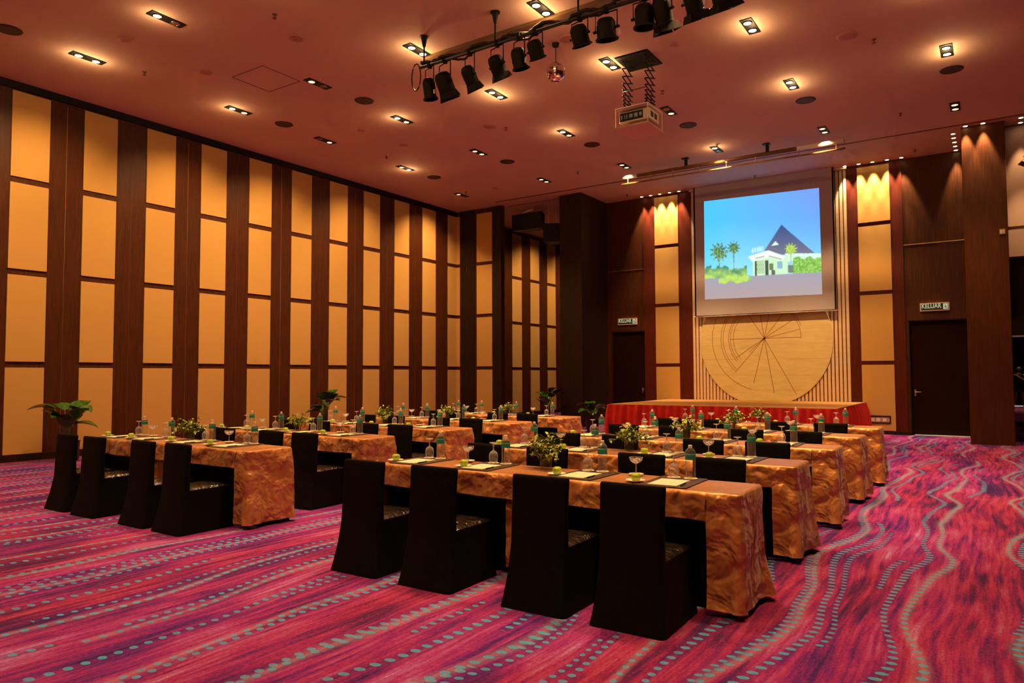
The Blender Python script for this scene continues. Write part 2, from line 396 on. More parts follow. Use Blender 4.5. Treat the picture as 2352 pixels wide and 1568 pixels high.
# ------------------------------------------------------------------ stage, medallion, screen
st = empty('stage', (-5.22, 17.7, 0))
tag(st, 'low stage with tan top and pleated red skirt against the back wall', 'stage')
MB().rbox(-2.53, 2.53, -1.95, 1.92, .70, .77, .01).build('stage_deck', M_stagetop, st)
MB().box(-2.45, 2.45, -1.85, 1.9, .02, .70).build('stage_frame', M_blackmetal, st)
def skirt_path(n_front=300, n_side=220):
    pts = []
    for i in range(n_side): pts.append((-2.54, 1.90-3.86*i/(n_side-1), (-1, 0)))
    for i in range(n_front): pts.append((-2.54+5.08*i/(n_front-1), -1.96, (0, -1)))
    for i in range(n_side): pts.append((2.54, -1.96+3.86*i/(n_side-1), (1, 0)))
    return pts
pth = skirt_path(); rings = []
for z in (.765, .72, .6, .4, .2, .01):
    ring = []; amp = .048*min(1, (.765-z)*4)
    s_ = 0; prev = None
    for px_, py_, (nx, ny) in pth:
        if prev: s_ += math.hypot(px_-prev[0], py_-prev[1])
        prev = (px_, py_)
        q = s_+.03*noise.noise((s_*2, 0, 0))
        o_ = .02+amp*(math.sin(q*2*PI/.19)+.4*math.sin(q*2*PI/.41+1))+.06*(.77-z)*1.4
        ring.append(Vector((px_+nx*(o_+.012), py_+ny*(o_+.012), z)))
    rings.append(ring)
MB().loft(rings, False, False, False).build('stage_skirt', M_red, st, smooth=True)

md = empty('wall_medallion', (-5.09, YB-.03, 2.35))
tag(md, 'round pale wood medallion with radiating engraved lines on the stage wall', 'wall decoration')
R_ = 1.72; n = 96
ring = lambda y, r: [Vector((r*math.cos(2*PI*j/n), y, r*math.sin(2*PI*j/n))) for j in range(n)]
MB().loft([ring(0, R_), ring(-.035, R_), ring(-.04, R_-.005)]).build('disc', M_medal, md, auto=40)
eb = MB(); hub = Vector((.02, -.042, .07))
def stroke(a, b, wd=.008):
    a = Vector(a); b = Vector(b); d = (b-a).normalized(); e = Vector((-d.z, 0, d.x))*wd
    v = [a-e, a+e, b+e, b-e]; eb.add(v+[p+Vector((0, .01, 0)) for p in v], [(3, 2, 1, 0), (4, 5, 6, 7), (0, 1, 5, 4), (1, 2, 6, 5), (2, 3, 7, 6), (3, 0, 4, 7)])
def arc(c, r, a0, a1, wd=.007, n=26):
    for i in range(n):
        p, q = (math.radians(a0+(a1-a0)*k/n) for k in (i, i+1))
        stroke((c[0]+r*math.cos(p), -.042, c[1]+r*math.sin(p)), (c[0]+r*math.cos(q), -.042, c[1]+r*math.sin(q)), wd)
for an, le in ((-104, 1.22), (-81, 1.46), (-62, 1.68), (-146, .90), (-131, 1.20), (180, .9), (0, .92), (13, .92), (32, .85), (52, .95), (78, .75), (98, .7), (122, .75), (-138, .55)):
    p = math.radians(an); stroke(hub, hub+Vector((math.cos(p), 0, math.sin(p)))*le)
for r in (.82, .90, .95): arc((.02, .07), r, 120, 218)
for r in (1.10, 1.16): arc((.02, .07), r, 115, 228)
arc((.02, .07), 1.40, 118, 255); arc((.02, .07), .93, -2, 42); arc((.02, .07), .98, 18, 42)
eb.build('engraving', plain('engraved_line', (.30, .15, .045), .6), md)
gr = MB()
for zz_ in (-1.3, -.9, -.48, -.1, .3, .7, 1.1, 1.45):
    hw = math.sqrt(max(0, R_**2-zz_**2))-.02; gr.box(-hw, hw, -.0415, -.038, zz_-.002, zz_+.002)
gr.build('board_joints', plain('board_joint', (.42, .27, .12), .6), md)

SX0, SX1, SZ0, SY = -6.885, -3.245, 3.05, 19.43
ps = empty('projection_screen', ((SX0+SX1)/2, SY, SZ0)); hwid = (SX1-SX0)/2; hh = H-.004-SZ0
tag(ps, 'large pull-down projection screen with black border showing a hotel picture', 'projection screen')
MB().box(-hwid+.04, hwid-.04, 0, .004, .04, hh).build('screen_cloth', M_screen, ps)
MB().box(-hwid, -hwid+.04, -.003, .006, 0, hh).box(hwid-.04, hwid, -.003, .006, 0, hh).box(-hwid+.04, hwid-.04, -.003, .006, .005, .04).build('black_border', M_blackmetal, ps)
MB().cyl((-hwid-.02, .01, .012), (hwid+.02, .01, .012), .018).build('weight_bar', M_chrome, ps)
# projected picture, painted vertex by vertex
def lin(c): return tuple((x/255/12.92 if x/255 <= .04045 else ((x/255+.055)/1.055)**2.4) for x in c)
def lerp(a, b, t): t = max(0, min(1, t)); return tuple(p+(q-p)*t for p, q in zip(a, b))
def inpoly(x, y, P):
    c = False; j = len(P)-1
    for i in range(len(P)):
        if (P[i][1] > y) != (P[j][1] > y) and x < (P[j][0]-P[i][0])*(y-P[i][1])/(P[j][1]-P[i][1])+P[i][0]: c = not c
        j = i
    return c
GLY = {'A': [((0, 0), (.5, 1)), ((.5, 1), (1, 0)), ((.2, .4), (.8, .4))], 'V': [((0, 1), (.5, 0)), ((.5, 0), (1, 1))], 'N': [((0, 0), (0, 1)), ((0, 1), (1, 0)), ((1, 0), (1, 1))], 'I': [((.5, 0), (.5, 1))]}
def segd(px_, py_, a, b):
    vx, vy = b[0]-a[0], b[1]-a[1]; t = max(0, min(1, ((px_-a[0])*vx+(py_-a[1])*vy)/(vx*vx+vy*vy)))
    return math.hypot(px_-a[0]-t*vx, py_-a[1]-t*vy)
letters = []
for i, ch in enumerate('AVANI'):
    x0 = 652+i*26; y0 = 886-i*6
    letters += [((x0+a[0]*17, y0-a[1]*46), (x0+b[0]*17, y0-b[1]*46)) for a, b in GLY[ch]]
def palm(x, y, cx, cy, r, trunk):
    d = math.hypot(x-cx, (y-cy)*1.05); a = math.atan2(y-cy, x-cx)
    if d < r*(.80+.20*math.sin(a*11+cx)+.10*math.sin(a*23)) and noise.noise((x*.05, y*.05, 3)) > -.42: return True
    return abs(x-cx) < 6 and cy < y < trunk
def paint(u, v):
    x = 148+u*1177+v*0; ytop = 395-155*u; ybot = 1340-55*u; y = ybot+(ytop-ybot)*v
    nz = noise.noise((x*.02, y*.02, 0)); nf = noise.noise((x*.07, y*.07, 5))
    hor = 1150-75*u
    sky = lerp((160, 240, 255), (85, 195, 255), (hor-y)/560); sky = lerp(sky, (118, 160, 255), max(0, (u-.2))*1.1*(hor-y)/700+.1)
    sky = lerp(sky, (60, 205, 240), max(0, .25-u)*1.5)
    c = sky
    if inpoly(x, y, [(780, 862), (955, 605), (1268, 882), (960, 900)]): c = lerp((60, 85, 140), (118, 118, 140), (y-605)/260)
    if inpoly(x, y, [(850, 815), (892, 768), (925, 802)]): c = (215, 245, 240)
    if inpoly(x, y, [(985, 885), (1335, 885), (1335, 965), (985, 965)]): c = lerp((225, 255, 245), (190, 235, 205), nf+.3)
    if inpoly(x, y, [(660, 930), (1010, 900), (1006, 1085), (660, 1108)]):
        c = (205, 240, 200)
        if 700 < x < 775 and 960 < y < 1085: c = (150, 180, 130) if (int(x/10)+int(y/22)) % 2 else (200, 235, 190)
        if 905 < x < 955 and 965 < y < 1035: c = (140, 185, 205)
        if 825 < x < 865 and 985 < y < 1050: c = (110, 130, 80)
    if (680 < x < 700 or 785 < x < 818) and 955 < y < 1110: c = (70, 85, 75)
    if 845 < x < 882 and 1050 < y < 1105: c = (100, 105, 100)
    if 1010 < x < 1110 and 1000 < y < 1075: c = (120, 130, 120)
    if inpoly(x, y, [(612, 922), (820, 858), (985, 915), (965, 955), (820, 925), (660, 972)]): c = (238, 255, 240)
    if inpoly(x, y, [(685, 935), (780, 912), (780, 920), (685, 943)]) or inpoly(x, y, [(820, 908), (950, 940), (950, 948), (820, 916)]): c = (120, 130, 120)
    if palm(x, y, 1040, 845, 62, 1000): c = lerp((150, 190, 60), (210, 235, 110), nf+.5)
    if x > 1060 and 930+30*nz < y < 1085-5*u: c = lerp((105, 170, 70), (190, 232, 120), nf*.9+.4+.3*nz)
    if palm(x, y, 310, 880, 100, 1060) or palm(x, y, 465, 835, 68, 1100): c = lerp((55, 110, 90), (165, 190, 90), nf*1.2+.35+(y-850)/500)
    if y > hor-110+60*nz+(0 if x < 600 else 90) and x < 640 and nf > -.5: c = lerp((70, 130, 115), (190, 225, 95), (y-980)/170+nf*.35+nz*.6)
    if y > hor-8 and not (x < 640 and y < hor+45+20*nz and x > 300): c = lerp((165, 160, 176), (182, 160, 158), (y-hor)/200+.2*nz)
    for a, b in letters:
        if abs(x-a[0]) < 40 and segd(x, y, a, b) < 2.6: c = (235, 255, 255)
    return lin(c)
NU, NV = 420, 370
pic = MB().grid(NU, NV, lambda u, v: (-6.60+u*3.03+.02*v*(1-2*u)+5.065, -.004, (3.534-.055*u)+v*(2.735-.01*u)-SZ0))
m = NT('projected_picture'); at = m.n('ShaderNodeVertexColor', layer_name='picture')
m.set(Base_Color=(0, 0, 0), Roughness=1); m.t.links.new(at.outputs[0], m.b.inputs['Emission Color']); m.b.inputs['Emission Strength'].default_value = 1.12
po = pic.build('projected_picture', m.m, ps)
ca = po.data.color_attributes.new('picture', 'FLOAT_COLOR', 'POINT')
buf = []
for j in range(NV):
    for i in range(NU): buf += [*paint(i/(NU-1), j/(NV-1)), 1]
import numpy as np
arr = np.array(buf, dtype=np.float32).reshape(NV, NU, 4)
pad = np.pad(arr, ((2, 2), (2, 2), (0, 0)), 'edge'); ker = (.1, .22, .36, .22, .1)
tmp = sum(pad[:, i:i+NU]*ker[i] for i in range(5)); arr = sum(tmp[i:i+NV]*ker[i] for i in range(5))
ca.data.foreach_set('color', arr.ravel())

# lighting batten hanging in front of the screen
bt = empty('ceiling_batten', (-5.12, 16.6, 6.4))
tag(bt, 'long double pipe batten with painted-lit ends hung under the ceiling before the screen', 'lighting batten')
MB().cyl((-2.58, 0, .06), (2.58, 0, .06), .045).build('upper_pipe', M_dull, bt, smooth=True)
MB().cyl((-2.58, 0, .06), (-2.2, 0, .06), .052).build('painted_lit_end', M_white, bt, smooth=True)  # pale ends painted in where downlights catch the pipe
MB().cyl((1.62, 0, .06), (2.58, 0, .06), .052).build('painted_lit_end', M_white, bt, smooth=True)
MB().cyl((-2.62, -.02, -.11), (2.60, -.02, -.11), .02).build('lower_pipe', M_brass, bt, smooth=True)
for xx in (-2.45, -1.85, -1.25, -.62, .05, .72, 1.66, 2.42): MB().cyl((xx, -.01, .03), (xx, -.02, -.11), .011, 8).box(xx-.02, xx+.02, -.03, .03, .01, .08).build('drop_rod', M_brass, bt)
for xx in (-.93, .98): MB().box(xx-.03, xx+.03, -.03, .03, .1, .289).box(xx-.10, xx+.06, -.06, .06, .27, .289).build('ceiling_bracket', M_blackmetal, bt)

# ------------------------------------------------------------------ exit signs, small wall fittings
def txt(name, body, size, mat, parent, loc):
    cu = bpy.data.curves.new(name, 'FONT'); cu.body = body; cu.size = size; cu.extrude = .002
    cu.align_x = 'LEFT'; cu.align_y = 'BOTTOM'; cu.offset = .002
    o = bpy.data.objects.new(name, cu); col.objects.link(o); cu.materials.append(mat)
    bpy.context.view_layer.update()
    me = bpy.data.meshes.new_from_object(o.evaluated_get(bpy.context.evaluated_depsgraph_get())); me.name = name
    bpy.data.objects.remove(o)
    o = bpy.data.objects.new(name, me); col.objects.link(o)
    o.parent = parent; o.location = loc; o.rotation_euler = (PI/2, 0, 0); o.scale = (.72, 1, 1); return o
def keluar(x0, label):
    s = empty('exit_sign', (x0, YB-.06, 2.95)); tag(s, label, 'exit sign', 'exit signs over the doors')
    MB().box(0, .60, .0, .055, 0, .19).build('sign_box', M_signframe, s)
    MB().box(.02, .58, -.004, .0, .02, .17).build('sign_face', M_signgreen, s)
    txt('lettering', 'KELUAR', .155, M_signtext, s, (.03, -.005, .035))
    # running figure in a doorway
    f = MB(); f.box(.475, .57, -.007, -.004, .03, .16).build('pictogram_panel', M_signtext, s)
    g = MB(); g.tube([(.53, -.009, .075), (.52, -.009, .11)], .009, 6).tube([(.53, -.009, .075), (.50, -.009, .06), (.495, -.009, .04)], .006, 6)
    g.tube([(.53, -.009, .075), (.545, -.009, .055), (.56, -.009, .045)], .006, 6).tube([(.52, -.009, .108), (.50, -.009, .09)], .005, 6).tube([(.52, -.009, .108), (.545, -.009, .095)], .005, 6)
    g.lathe([(.001, -.01), (.009, -.004), (.009, .004), (.001, .01)], 8, Matrix.Translation((.517, -.009, .133)))
    g.build('pictogram', M_signgreen, s)
keluar(-9.33, 'white framed KELUAR exit sign above the dark door left of the stage')
keluar(-1.44, 'white framed KELUAR exit sign above the dark door right of the stage')
ov = empty('wall_outlet_box', (-2.62, YB-.055, .26))
tag(ov, 'low recessed socket box with dark frame beside the right end of stage', 'outlet box')
MB().box(0, .50, -.012, 0, 0, .03).box(0, .50, -.012, 0, .16, .19).box(0, .03, -.012, 0, .03, .16).box(.47, .5, -.012, 0, .03, .16).build('frame', M_darkwood, ov)
MB().box(.03, .47, -.004, 0, .03, .16).build('socket_plate', mottled('socket_plate', (.30, .22, .18), (.55, .45, .38), nscale=14), ov)
for a in (.06, .18, .32): MB().box(a, a+.08, -.01, -.004, .05, .13).build('socket', M_white, ov)
sp_ = empty('wall_plate', (.21, 17.85, 4.33)); tag(sp_, 'small pale plate high on the front of the right column', 'wall plate')
MB().box(-.05, .05, -.03, 0, 0, .11).build('plate', M_brass, sp_); MB().box(-.035, -.005, -.035, -.03, .02, .09).box(.005, .035, -.035, -.03, .02, .09).build('button', M_white, sp_)

# ------------------------------------------------------------------ ceiling fittings
CG = 'recessed twin downlights in the ceiling grid'
def ordn(i): return ('first', 'second', 'third', 'fourth', 'fifth', 'sixth', 'seventh', 'eighth', 'ninth', 'tenth', 'eleventh')[i]
def downlight(x, y, s1, s2, label, aim1=(0, 0, -1), aim2=(0, 0, -1), p1=None, p2=None, size=72):
    """twin recessed lamp; s: 2 bright, 1 dim, 0 off"""
    t = empty('twin_downlight', (x, y, H)); tag(t, label, 'ceiling light', CG)
    MB().box(-.085, .085, -.12, .40, -.012, -.001).build('housing', M_blackmetal, t)
    for yy, s, aim, p in ((0, s1, aim1, p1), (.27, s2, aim2, p2)):
        mm = (M_lampoff, M_lampdim, M_lamp)[s]
        MB().lathe([(.055, -.020), (.055, -.013)], 16, Matrix.Translation((0, yy, 0))).build('lamp', mm, t)
        MB().lathe([(.058, -.022), (.068, -.022), (.068, -.012), (.058, -.012)], 20, Matrix.Translation((0, yy, 0)), False, False).build('rim', M_blackmetal if s == 2 else M_chrome, t, smooth=True)
        pw = p if p is not None else P_DOWN*(0, .55, 1)[s]
        if s == 2:
            lb_ = bpy.data.lights.new('halo_fill', 'POINT'); lb_.energy = 6; lb_.color = (1, .62, .28); lb_.shadow_soft_size = .03  # added fill point under each bright lamp, brightens the ceiling round it
            lq = bpy.data.objects.new('halo_fill', lb_); col.objects.link(lq); lq.parent = t; lq.location = (0, yy, -.16)
        if pw:
            ld = bpy.data.lights.new('lamp_beam', 'SPOT'); ld.energy = pw; ld.color = WARM; ld.spot_size = math.radians(size); ld.spot_blend = .9
            ld.shadow_soft_size = .05
            lo = bpy.data.objects.new('lamp_beam', ld); col.objects.link(lo); lo.parent = t; lo.location = (0, yy, -.04)
            lo.rotation_euler = Vector(aim).to_track_quat('-Z', 'Y').to_euler()
GX = (-12.19, -9.90, -7.55, -5.22, -2.90, -.50); GY = (5.60, 8.43, 10.63, 13.25, 16.2)
NX = ('nearest the panelled left wall', 'second from the panelled left wall', 'third from the panelled left wall', 'fourth from the panelled left wall', 'fifth from the panelled left wall', 'sixth from the panelled left wall')
NY = ('first cross row', 'second cross row', 'third cross row', 'fourth cross row', 'row before the screen')
STATE = {(0, 0): (2, 2), (1, 0): (2, 0), (0, 1): (2, 1), (1, 1): (1, 0), (2, 1): (2, 2), (3, 1): (2, 2), (0, 2): (0, 1), (1, 2): (2, 1), (2, 2): (2, 2), (3, 2): (2, 2), (4, 2): (2, 2),
         (0, 3): (1, 2), (1, 3): (1, 1), (2, 3): (2, 1), (3, 3): (0, 1), (4, 3): (2, 2), (5, 3): (2, 2), (0, 4): (1, 0), (1, 4): (1, 1), (2, 4): (1, 1), (3, 4): (2, 0), (4, 4): (1, 1), (5, 4): (1, 1)}
for j, y in enumerate(GY):
    for i, x in enumerate(GX):
        s1, s2 = STATE.get((i, j), (2, 2))
        if (i, j) == (0, 4): x = -12.69
        lb = 'black twin ceiling downlight, %s, %s' % (NX[i], NY[j])
        if (i, j) in STATE: lb = {(2, 2): 'twin downlight, both lamps bright', (2, 0): 'twin downlight, one lamp bright', (2, 1): 'twin downlight, near lamp brighter', (1, 2): 'twin downlight, far lamp brighter'}.get((s1, s2), 'dim twin downlight') + ', %s, %s' % (NX[i], NY[j])
        a1 = a2 = (0, .05, -1); p1 = p2 = None; size = 80
        if i == 0: a1 = (-.55, .1, -1); p1 = P_WALL; p2 = P_DOWN*.6; size = 104; a2 = (.1, 0, -1)
        if j == 4 and i in (2, 3, 4): a1 = (0, 3.3, -4.6); p1 = P_STAGE; size = 62
        downlight(x, y, s1, s2, lb, a1, a2, p1, p2, size)
for j, y in enumerate((-3.4, -.3, 2.75)):           # the same grid goes on over and behind the viewpoint
    for i, x in enumerate(GX):
        a1 = (-.55, .1, -1) if i == 0 else (0, .05, -1)
        downlight(x, y, 2, 2, 'black twin downlight, %s, %s' % (NX[i].replace('panelled ', ''), ('rearmost row behind viewpoint', 'row behind viewpoint', 'row overhead')[j]), a1, p1=P_WALL if i == 0 else P_DOWN*.5, p2=P_DOWN*.4, size=104 if i == 0 else 80)
for y in (19.6, 22.2, 24.8):
    downlight(-12.3, y, 1, 1, 'twin downlight in the passage ceiling beyond the folding leaf at %s' % {19.6: 'its mouth', 22.2: 'its middle', 24.8: 'its far end'}[y], (-.55, .1, -1), p1=P_WALL*.8, p2=0, size=104)
# round wall washers
WG = 'small round wall-washing lamps in the ceiling edge'
def washer(x, y, label, aim=(0, .06, -1), p=P_WASH, size=46):
    t = empty('round_downlight', (x, y, H)); tag(t, label, 'ceiling light', WG)
    MB().lathe([(.040, -.012), (.040, -.006)], 16).build('lamp', M_lamp, t)
    MB().lathe([(.042, -.014), (.055, -.012), (.055, -.001), (.042, -.001)], 20, None, False, False).build('rim', M_white, t, smooth=True)
    ld = bpy.data.lights.new('lamp_beam', 'SPOT'); ld.energy = p; ld.color = (1, .62, .30); ld.spot_size = math.radians(size); ld.spot_blend = .6; ld.shadow_soft_size = .03
    lo = bpy.data.objects.new('lamp_beam', ld); col.objects.link(lo); lo.parent = t; lo.location = (0, 0, -.03); lo.rotation_euler = Vector(aim).to_track_quat('-Z', 'Y').to_euler()
for i, x in enumerate((-8.47, -8.19, -7.91, -7.61, -7.33)): washer(x, 19.5, 'round lamp over the wall left of the screen, %s from the left' % ordn(i))
for i, x in enumerate((-2.99, -2.67, -2.36, -2.04, -1.73)): washer(x, 19.5, 'round lamp over the wall right of the screen, %s from the left' % ordn(i))
for i, y in enumerate((18.19, 18.52, 18.87, 19.22, 19.57)): washer(-.61, y, 'round lamp beside the right column, %s in the line running towards the door' % ordn(i), (0, .02, -1), P_WASH*(.9 if i == 4 else .35), 40)
washer(-.37, 17.76, 'round lamp above the right column front, nearer the stage', p=P_COLUMN); washer(-.06, 17.76, 'round lamp above the right column front, farther from the stage', p=P_COLUMN)
washer(.59, 17.81, 'round lamp right of the column, nearer of two', (0, 0, -1)); washer(.59, 18.16, 'round lamp right of the column, farther of two', (0, 0, -1), P_WASH*.3)

SG = 'round dark ceiling speakers'
spk = empty('ceiling_speaker'); tag(spk, '', 'ceiling speaker')
MB().lathe([(.17, 0), (.17, -.008), (.155, -.014), (.15, -.010)], 28, cap0=False).build('grille', M_grille, spk)
MB().lathe([(.155, -.001), (.175, -.010), (.182, -.001)], 28, None, False, False).build('rim', M_darkwood, spk, smooth=True)
pr = Proto(spk)
for (x, y), l in zip(((-12.16, 4.59), (-9.80, 9.61), (-12.1, 9.59), (-12.14, 14.45), (-9.77, 14.39), (-7.45, 14.40), (-5.19, 14.4), (-2.85, 14.34), (-.47, 14.30)),
        ('at the left edge of the photo', 'beside the clipped-off left end of the spotlight pipe', 'below the square ceiling hatch, nearer the left wall', 'of the far row, nearest the left wall', 'of the far row, second from the left wall', 'of the far row, third from the left wall', 'of the far row, just beyond the projector lift', 'of the far row, fifth from the left wall', 'of the far row, farthest from the left wall')):
    pr.put((x, y, H), 'round dark ceiling speaker '+l, group=SG)
dsc = empty('smoke_detector'); tag(dsc, '', 'ceiling disc')
MB().lathe([(.115, 0), (.115, -.010), (.09, -.020), (.05, -.022)], 24).build('cover', M_disc, dsc, smooth=True)
pr = Proto(dsc)
for k, (x, y, s) in enumerate(((-8.8, 7.19, 1.15), (-11.05, 5.74, .8), (-11.11, 7.16, .9), (-8.65, 12.1, 1.2), (-11., 12., .9), (-11.05, 10.76, .7), (-5.34, 9.57, 1.3), (-1.75, 11.91, 1.3), (-4.06, 10.71, .7), (-11.48, 16.32, .7))):
    pr.put((x, y, H), ('broad pale ceiling disc left of the spotlight pipe', 'small pale ceiling disc near the first left downlight', 'small pale ceiling disc left of the square hatch', 'broad pale ceiling disc in mid ceiling, left of the projector lift',
        'pale ceiling disc beside the far left wall downlights', 'tiny pale ceiling disc between two left-hand downlights', 'pale ceiling disc half hidden behind a hanging spotlight', 'broad pale ceiling disc at the far right of the ceiling', 'tiny pale ceiling disc right of the projector lift', 'tiny pale ceiling disc near the far left corner')[k], group='pale round discs on the ceiling', scale=s)
spr = empty('sprinkler'); tag(spr, '', 'sprinkler')
MB().lathe([(.035, 0), (.035, -.006), (.012, -.012), (.012, -.045), (.03, -.055), (.03, -.058)], 12).build('head', M_dull, spr)
pr = Proto(spr)
SPL = ('near the top of the photo left of the spotlights', 'above the second wall panel', 'beside the broad mid-ceiling disc', 'above the eighth wall panel', 'nearest the left end of the ceiling pipe batten', 'just right of the projector lift', 'at the upper right near the pale disc', 'at the right before the shadow gap', 'over the dark door left of stage', 'between the batten and the projector lift', 'directly in front of the screen', 'over the right door', 'nearest the far left corner')
for (x, y), l in zip(((-8.49, 6.54), (-11.96, 6.56), (-8.42, 12.37), (-11.9, 12.41), (-8.78, 16.17), (-4.94, 12.37), (-1.42, 12.3), (-1.43, 16.15), (-8.73, 19.05), (-5.12, 16.05), (-5.1, 19.11), (-1.4, 18.99), (-12.39, 16.15)), SPL):
    pr.put((x, y, H), 'tiny brown ceiling sprinkler '+l, group='ceiling sprinklers')
# square hatch
hb_ = MB(); X0, X1, Y0, Y1 = -10.93, -10.07, 7.53, 8.33
for a in ((X0, X1, Y0, Y0+.02), (X0, X1, Y1-.02, Y1), (X0, X0+.02, Y0+.02, Y1-.02), (X1-.02, X1, Y0+.02, Y1-.02)): hb_.box(*a, H-.004, H)
hb_.build('access_hatch', M_hatch); tag(bpy.data.objects['access_hatch'], 'square access hatch outlined in the ceiling left of the spotlights', 'hatch')

# ------------------------------------------------------------------ spotlight pipe
PY, PZ = 8.28, 6.22
pp = empty('lighting_pipe', (-7.22, PY, PZ)); tag(pp, 'long black pipe hung below the ceiling carrying the row of spotlights', 'lighting pipe')
MB().cyl((0, 0, 0), (9.5, 0, 0), .026).build('pipe', M_cable, pp, smooth=True)
for xx in (.06, 1.40, 2.75, 4.1, 5.6, 7.2):
    MB().cyl((xx, 0, 0), (xx, 0, H-PZ), .013).lathe([(.07, H-PZ-.012), (.07, H-PZ-.001)], 18, Matrix.Translation((xx, 0, 0))).lathe([(.022, H-PZ-.16), (.05, H-PZ-.012)], 14, Matrix.Translation((xx, 0, 0))).build('hanger', M_blackmetal, pp)
cp = []; random.seed(3)
for i in range(190):
    t = i/189*9.2; cp.append((t, .03*math.sin(t*11)+.02*random.uniform(-1, 1), .045+.035*noise.noise((t*2.5, 0, 0))+.025*math.cos(t*11)))
cb_ = MB().tube(cp, .026, 6)
cb_.tube([(x_, y_+.03, z_-.03+.04*math.sin(x_*6)) for x_, y_, z_ in cp], .017, 6)
cb_.build('cable_bundle', M_cable, pp, smooth=True)
lp_ = [(-.03+.09*math.cos(a*.3-1.2)*1.0-.07, 0, -.13+.21*math.sin(a*.3-1.2)) for a in range(21)]
MB().tube(lp_, .010, 8, closed=True).build('cable_loop', M_cable, pp, smooth=True)
def spotlight(x, d, L, r, style, label, z0=PZ, y0=PY, drop=.16, ring=False):
    t = empty('stage_spotlight', (x, y0, z0)); tag(t, label, 'spotlight', 'black stage spotlights hanging from the pipe')
    MB().rbox(-.025, .025, -.04, .04, -.05, .04, .008).build('clamp', M_blackmetal, t)
    D = Vector(d).normalized(); c = Vector((0, 0, -drop)); M = Matrix.Translation(c) @ rotM(D)
    prof = [(r*.35, -L*.42), (r*.75, -L*.38), (r*.95, -L*.28), (r, -L*.2), (r, L*.30), (r*1.08, L*.31), (r*1.08, L*.36), (r*.9, L*.36), (r*.85, L*.1)]
    body_ = MB().lathe(prof, 22, M, True, True).build('can_body', M_blackmetal, t, auto=35)
    MB().lathe([(r*.84, L*.12), (r*.84, L*.13)], 18, M).build('lens', M_lampoff, body_)
    e = D.cross(Vector((0, 0, 1))); e = (e.normalized() if e.length > .1 else Vector((1, 0, 0))); w_ = r*1.25
    MB().tube([c+e*w_, c+e*w_+Vector((0, 0, drop-.05)), c-e*w_+Vector((0, 0, drop-.05)), c-e*w_], .009, 6).cyl(c+e*w_*1.18, c+e*r*.9, .018, 10).cyl(c-e*w_*1.18, c-e*r*.9, .018, 10).build('yoke', M_blackmetal, t)
    if style == 'doors':
        for k in range(4):
            Mk = M @ Matrix.Rotation(PI/2*k+.6, 4, 'Z') @ Matrix.Translation((0, r*1.0, L*.36)) @ Matrix.Rotation(-.32, 4, 'X')
            wd = r*(1.0 if k % 2 else .8)
            MB().add([Mk @ Vector(p) for p in ((-wd, 0, 0), (wd, 0, 0), (wd*1.25, 0, L*.24), (-wd*1.25, 0, L*.24), (-wd, .004, 0), (wd, .004, 0), (wd*1.25, .004, L*.24), (-wd*1.25, .004, L*.24))],
                [(0, 1, 2, 3), (7, 6, 5, 4), (0, 4, 5, 1), (1, 5, 6, 2), (2, 6, 7, 3), (3, 7, 4, 0)]).build('barn_door', M_blackmetal, body_)
    else:
        MB().lathe([(r*1.02, L*.34), (r*1.22, L*.35), (r*1.22, L*.39), (r*1.02, L*.39)], 22, M, False, False).build('filter_holder', M_blackmetal, body_, auto=35)
    if ring: MB().box(-.012, .012, -.012, .012, -.03, .03, Matrix.Translation(c+e*w_*1.2+Vector((0, 0, -.08)))).build('safety_clip', M_white, t)
    return t
SL = [(-7.05, (.05, .15, -1), .40, .095, 'ring', .38), (-6.75, (.15, .45, -1), .40, .125, 'doors', .36), (-6.28, (.2, .55, -1), .36, .10, 'doors', .36), (-5.79, (.15, .55, -1), .34, .11, 'doors', .32), (-5.41, (.1, .25, -1), .36, .105, 'ring', .32), (-5.14, (.1, .45, -1), .32, .105, 'ring', .26),
      (-4.45, (.1, .40, -1), .34, .115, 'ring', .25), (-4.06, (.0, .2, -1), .34, .125, 'ring', .27), (-3.53, (.0, .1, -1), .36, .12, 'ring', .25), (-3.29, (.1, .4, -1), .42, .11, 'doors', .26), (-2.90, (.1, .5, -1), .38, .105, 'doors', .24), (-2.55, (.1, .5, -1), .34, .13, 'doors', .24), (-1.9, (.0, .4, -1), .36, .12, 'ring', .25), (-1.2, (.1, .4, -1), .36, .12, 'doors', .25)]
for i, (x, d, L, r, s_, dp) in enumerate(SL):
    spotlight(x, d, L, r, s_, 'black stage spotlight on the ceiling pipe, %s from its left end' % (ordn(i) if i < 11 else ('twelfth', 'thirteenth', 'fourteenth')[i-11]), drop=dp, ring=i in (0, 4, 7, 10))
rs = spotlight(.80, (-.3, -.5, -1), .40, .15, 'doors', 'black spotlight with pale barn doors at the right edge beyond the column', z0=6.1, y0=17.6, drop=.25)
del rs['group']
for ch in rs.children_recursive:
    if ch.name.startswith('barn_door'): ch.data.materials[0] = M_brass
MB().cyl((0, 0, 0), (0, 0, H-6.1), .015).build('hanger', M_blackmetal, rs)

# mirror ball
mbp = (-5.60, 9.62, 6.23)
mb_ = empty('mirror_ball', mbp); tag(mb_, 'mirrored disco ball hanging from the ceiling beside the spotlights', 'mirror ball')
MB().lathe([(max(.004, .155*math.sin(PI*k/18)), -.155*math.cos(PI*k/18)) for k in range(19)], 30).build('mirrored_sphere', M_mirror, mb_)
MB().cyl((0, 0, .15), (0, 0, H-mbp[2]-.02), .006).lathe([(.05, H-mbp[2]-.05), (.06, H-mbp[2]-.001)], 16).build('hanging_rod', M_blackmetal, mb_)

